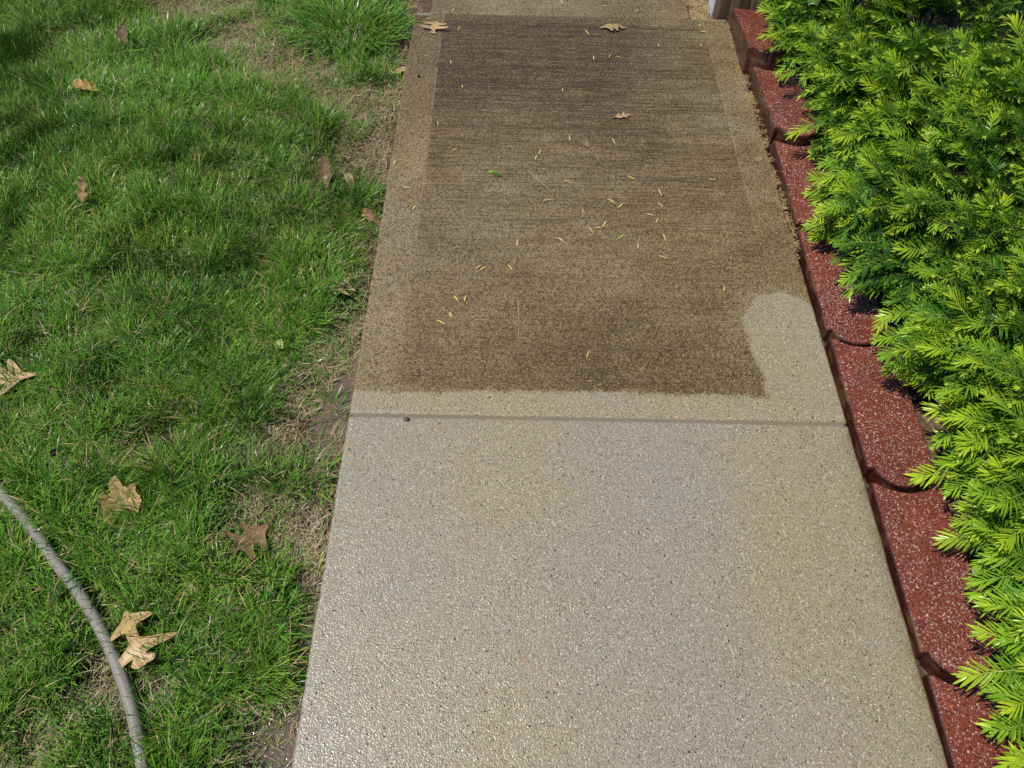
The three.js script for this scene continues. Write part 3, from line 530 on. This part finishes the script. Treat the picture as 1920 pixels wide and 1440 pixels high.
leaf(-1.36, -2.555, lawnY(-1.36, -2.555, 0.012), -0.2, [1.05, 0.1], { L: 0.085, W: 0.028, depth: 0.2, kx: 18, seed: 27, c: [0.17, 0.095, 0.04] }, 'brown leaf standing upright in the far coarse clump', 0);
leaf(-0.392, -2.462, lawnY(-0.392, -2.462, 0.01), -1.1, [0.2, 0.2], { L: 0.06, W: 0.024, depth: 0.3, kx: -14, ky: -5, seed: 28, c: [0.38, 0.22, 0.1] }, 'light brown leaf under the large coarse clump by concrete', 0);
leaf(-0.564, -1.206, lawnY(-0.564, -1.206, 0.03), 0.8, [0.2, 0.2], { L: 0.03, W: 0.014, depth: 0.3, kx: 8, seed: 29, c: [0.34, 0.36, 0.09] }, 'small yellow-green leaf in grass beside stained slab', 0);
leaf(0.772, -1.98, 0.0008, -1.0, [0.05, 0], { L: 0.038, W: 0.014, depth: 0.5, kx: -16, seed: 30, c: [0.24, 0.14, 0.06] }, 'brown leaf scrap among straw against the third red block', 0);

// ---------------------------------------------------------------- hose
{
  const pts = hosePts;
  const curve = new THREE.CatmullRomCurve3(pts.map(([x, z], i) => new THREE.Vector3(x, 0.004 + 0.003 * Math.sin(i * 1.7), z)));
  const [c, b] = maps(128, 1024, 0.08, 2.4, (u, v) => {
    const g = fbm(u * 60, v * 30, 1300), s = noise(u * 300, v * 160, 1305); let k = mix3([122, 116, 106], [150, 143, 131], g);
    const d = ss(0.6, 0.75, fbm(u * 50 + 3, v * 26, 1310)); k = mix3(k, [78, 68, 56], 0.6 * d * s); if (hash(Math.floor(u * 900), Math.floor(v * 420), 7) > 0.965) k = mix3(k, [60, 52, 44], 0.6);
    return [k[0], k[1], k[2], 0.5 + 0.4 * s];
  }, true);
  const g = new THREE.TubeGeometry(curve, 220, 0.0118, 18);
  put(new THREE.Mesh(g, new THREE.MeshPhysicalMaterial({ map: c, bumpMap: b, bumpScale: 0.001, roughness: 0.35, clearcoat: 0.8, clearcoatRoughness: 0.16 })), 'garden_hose', 'wet grey garden hose curving through the grass', 'hose');
}
clump(-0.8, -0.5, 9, 0.03, 0.085, 0.0013, 'thin blades bending over the hose above the draped leaf');

// ---------------------------------------------------------------- small litter on the concrete
const dropGeo = [0, 1, 2].map(k => { const pos = [], col = [], idx = []; needleInto(pos, col, idx, new THREE.Vector3(-0.011, 0.0006, 0), new THREE.Vector3(1, 0, 0), new THREE.Vector3(0, 1, 0), 0.021 + 0.003 * k, 0.0013, [1, 1, 1], [1, 1, 1]); const g = new THREE.BufferGeometry(); g.setAttribute('position', new THREE.Float32BufferAttribute(pos, 3)); g.setIndex(idx); g.computeVertexNormals(); g.computeBoundingBox(); g.translate(0, 0.0004 - g.boundingBox.min.y, 0); return g; });
const dropMats = [[0.62, 0.5, 0.14], [0.55, 0.44, 0.16], [0.5, 0.36, 0.12], [0.3, 0.42, 0.06]].map(c => new THREE.MeshPhysicalMaterial({ color: lin(...c), roughness: 0.5, side: THREE.DoubleSide, clearcoat: 0.3 }));
const drops = [[-0.306,-2.761,-15],[-0.194,-2.7,64],[0.273,-2.693,-63],[0.525,-2.747,2],[0.289,-2.527,90],[0.346,-2.536,75],[0.377,-2.537,3],[-0.21,-2.479,99],[-0.163,-2.331,93],[0.174,-2.328,85],[-0.297,-2.516,-31],[-0.231,-2.124,97],[-0.169,-1.996,45],[-0.35,-1.927,75],[-0.303,-1.809,0],[-0.272,-1.725,74],[0.189,-2.066,95],[0.327,-2.055,-74],[0.082,-1.966,77],[0.368,-1.881,-41],[0.448,-1.816,-74],[0.304,-1.766,-18],[0.326,-1.751,48],[0.443,-1.759,-49],[0.216,-1.724,-86],[0.428,-1.691,68],[0.234,-1.646,-58],[0.257,-1.655,13],[0.275,-1.672,65],[0.15,-1.599,-37],[0.147,-1.606,-13],[0.318,-1.62,39],[0.441,-1.624,-78],[0.364,-1.585,83],[0.027,-1.587,83],[0.112,-1.767,16],[0.177,-1.856,3],[0.409,-1.717,-27],[-0.271,-2.689,51],[0.527,-2.619,79],[-0.144,-1.317,-67],[-0.169,-1.29,-24],[-0.109,-1.374,85],[-0.133,-1.374,-55],[-0.078,-1.488,49],[0.009,-1.489,-59],[0.429,-1.545,-34],[0.581,-1.426,78],[0.205,-1.195,79],[0.614,-1.88,-16],[0.701,-2.714,-7],[0.741,-2.749,34],[0.695,-2.762,77],[0.68,-2.621,79],[0.3,-1.775,-27],[0.094,-1.995,75],[-0.066,-1.483,39],[-0.22,-2.83,82],[0.14,-2.901,62],[0.185,-2.911,-75],[0.353,-2.884,20],[0.572,-2.855,13],[0.471,-2.85,46]];
const rN = rngOf(77);
drops.forEach(([x, z, a], i) => {
  const green = [6, 10, 11, 31].includes(i), m = new THREE.Mesh(dropGeo[i % 3], dropMats[green ? 3 : Math.floor(rN() * 3)]); m.position.set(x, 0.0006, z); m.rotation.y = a * R; const s = 0.75 + 0.45 * rN(); m.scale.set(s * 1.1, 1, 1.35);
  const where = z < ZF ? 'on the farthest slab strip' : z < -2.6 ? (x < 0 ? 'beside the tan oak leaf at the far corner' : 'by the far joint of the brown slab') : x < -0.25 ? 'on the trowelled margin beside the lawn' : z < -2.2 ? 'on the darkest far part of the slab' : z < -1.84 ? 'around the yew sprig on the slab' : x < 0.06 ? 'on the lawn half of the brown slab' : z < -1.52 ? 'in the loose scatter mid slab' : 'near the washed keyhole patch';
  put(m, 'yew_needle', (green ? 'green' : 'yellow') + ' fallen yew needle ' + where, 'needle', (green ? 'green' : 'yellow') + ' needles ' + where);
});
{
  const m = new THREE.Mesh(shootGeo(0.07, true), needleMats[1]); m.scale.setScalar(0.52); m.rotation.set(0, 0.95 + Math.PI, 0); m.position.set(-0.026, 0.009, -1.866); put(m, 'yew_sprig', 'small broken green yew sprig lying on the brown slab', 'sprig');
  const st = new THREE.Mesh(new THREE.TubeGeometry(new THREE.QuadraticBezierCurve3(new THREE.Vector3(0.031, 0.0012, -1.24), new THREE.Vector3(0.036, 0.0012, -1.29), new THREE.Vector3(0.03, 0.0012, -1.37)), 8, 0.0006, 5), new THREE.MeshStandardMaterial({ color: lin(0.45, 0.38, 0.25), roughness: 0.7 })); put(st, 'dry_grass_stem', 'long thin dry grass stem on the brown slab', 'grass stem');
  const st2 = new THREE.Mesh(new THREE.TubeGeometry(new THREE.QuadraticBezierCurve3(new THREE.Vector3(0.06, 0.0012, -1.9), new THREE.Vector3(0.085, 0.0012, -1.86), new THREE.Vector3(0.12, 0.0012, -1.82)), 8, 0.0006, 5), st.material); put(st2, 'dry_grass_stem', 'short dry grass stem beside the yew sprig', 'grass stem');
  const stone = (x, z, y, s, c, label, name = 'pebble') => { const g = new THREE.IcosahedronGeometry(1, 3), p = g.attributes.position; for (let i = 0; i < p.count; i++) { const k = 0.8 + 0.4 * noise(p.getX(i) * 1.3 + x * 50, p.getY(i) * 1.3 + p.getZ(i) * 0.9 + z * 50, 1400); p.setXYZ(i, p.getX(i) * k * s[0], p.getY(i) * k * s[1], p.getZ(i) * k * s[2]); } g.computeVertexNormals(); const m = new THREE.Mesh(g, new THREE.MeshPhysicalMaterial({ color: lin(...c), roughness: 0.35 })); m.position.set(x, y + s[1] * 0.72, z); put(m, name, label, name === 'pebble' ? 'pebble' : 'seed'); };
  stone(-0.226, -0.99, -0.003, [0.0085, 0.005, 0.0055], [0.05, 0.04, 0.03], 'dark pebble lodged in the path joint');
  stone(-0.313, -2.388, 0, [0.0055, 0.005, 0.005], [0.06, 0.03, 0.02], 'dark seed on the far concrete margin', 'seed');
  stone(0.99, -0.735, -0.045, [0.014, 0.01, 0.017], [0.28, 0.2, 0.11], 'tan pebble between red block and hedge');
  stone(1.005, -0.7, -0.045, [0.017, 0.012, 0.014], [0.16, 0.09, 0.05], 'brown pebble between red block and hedge');
  stone(1.01, -0.655, -0.045, [0.011, 0.008, 0.01], [0.3, 0.27, 0.22], 'pale pebble between red block and hedge');
}
// crumbs of soil, straw and needles caught against the far edging, and along the lawn edge
{
  const cg = new THREE.IcosahedronGeometry(0.0032, 1), crumbs = new THREE.InstancedMesh(cg, new THREE.MeshStandardMaterial({ roughness: 0.7 }), 900), M = new THREE.Matrix4(), Q = new THREE.Quaternion(), E = new THREE.Euler(), P = new THREE.Vector3(), S = new THREE.Vector3();
  for (let i = 0; i < 900; i++) {
    let x, y, z; if (i < 420) { z = -2.8 + 1.25 * rN(); x = 0.806 + 0.012 * rN(); y = -0.008 + 0.01 * rN() * rN(); } else { z = -2.9 + 2.9 * rN(); x = PX0 - 0.01 - 0.12 * rN() ** 1.5; y = groundY(x, z) + 0.001; }
    M.compose(P.set(x, y, z), Q.setFromEuler(E.set(rN() * 6, rN() * 6, rN() * 6)), S.set(0.5 + rN(), 0.4 + 0.7 * rN(), 0.5 + rN())); crumbs.setMatrixAt(i, M); const v = 0.5 + rN(); crumbs.setColorAt(i, tintC.setRGB(0.15 * v, 0.1 * v, 0.06 * v));
  }
  put(crumbs, 'soil_crumbs', 'brown soil crumbs caught along both path edges', 'soil', null, 'stuff');
  const bits = new THREE.Group();
  strawGeo.forEach((g, k) => {
    const n = 38, im = new THREE.InstancedMesh(g, strawMat, n); im.name = 'straw'; im.userData.kind = 'stuff';
    for (let i = 0; i < n; i++) { const z = -2.78 + 1.2 * Math.pow(rN(), 0.8), far = i < 14; M.compose(P.set(far ? 0.675 + 0.07 * rN() : 0.802 + 0.016 * rN(), far ? 0.001 : 0.0015, far ? -2.8 - 0.14 * rN() : z), Q.setFromEuler(E.set(0, rN() * 6.28, 0)), S.set(far ? 0.9 : 0.5, 0.5, far ? 0.9 : 0.4 + 0.9 * rN())); im.setMatrixAt(i, M); im.setColorAt(i, tintC.setRGB(1.25, 1.15, 0.8)); }
    bits.add(im);
  });
  put(bits, 'straw_litter', 'yellow straw and needles caught against the far edging', 'litter', null, 'stuff');
}
renderer.render(scene, camera);
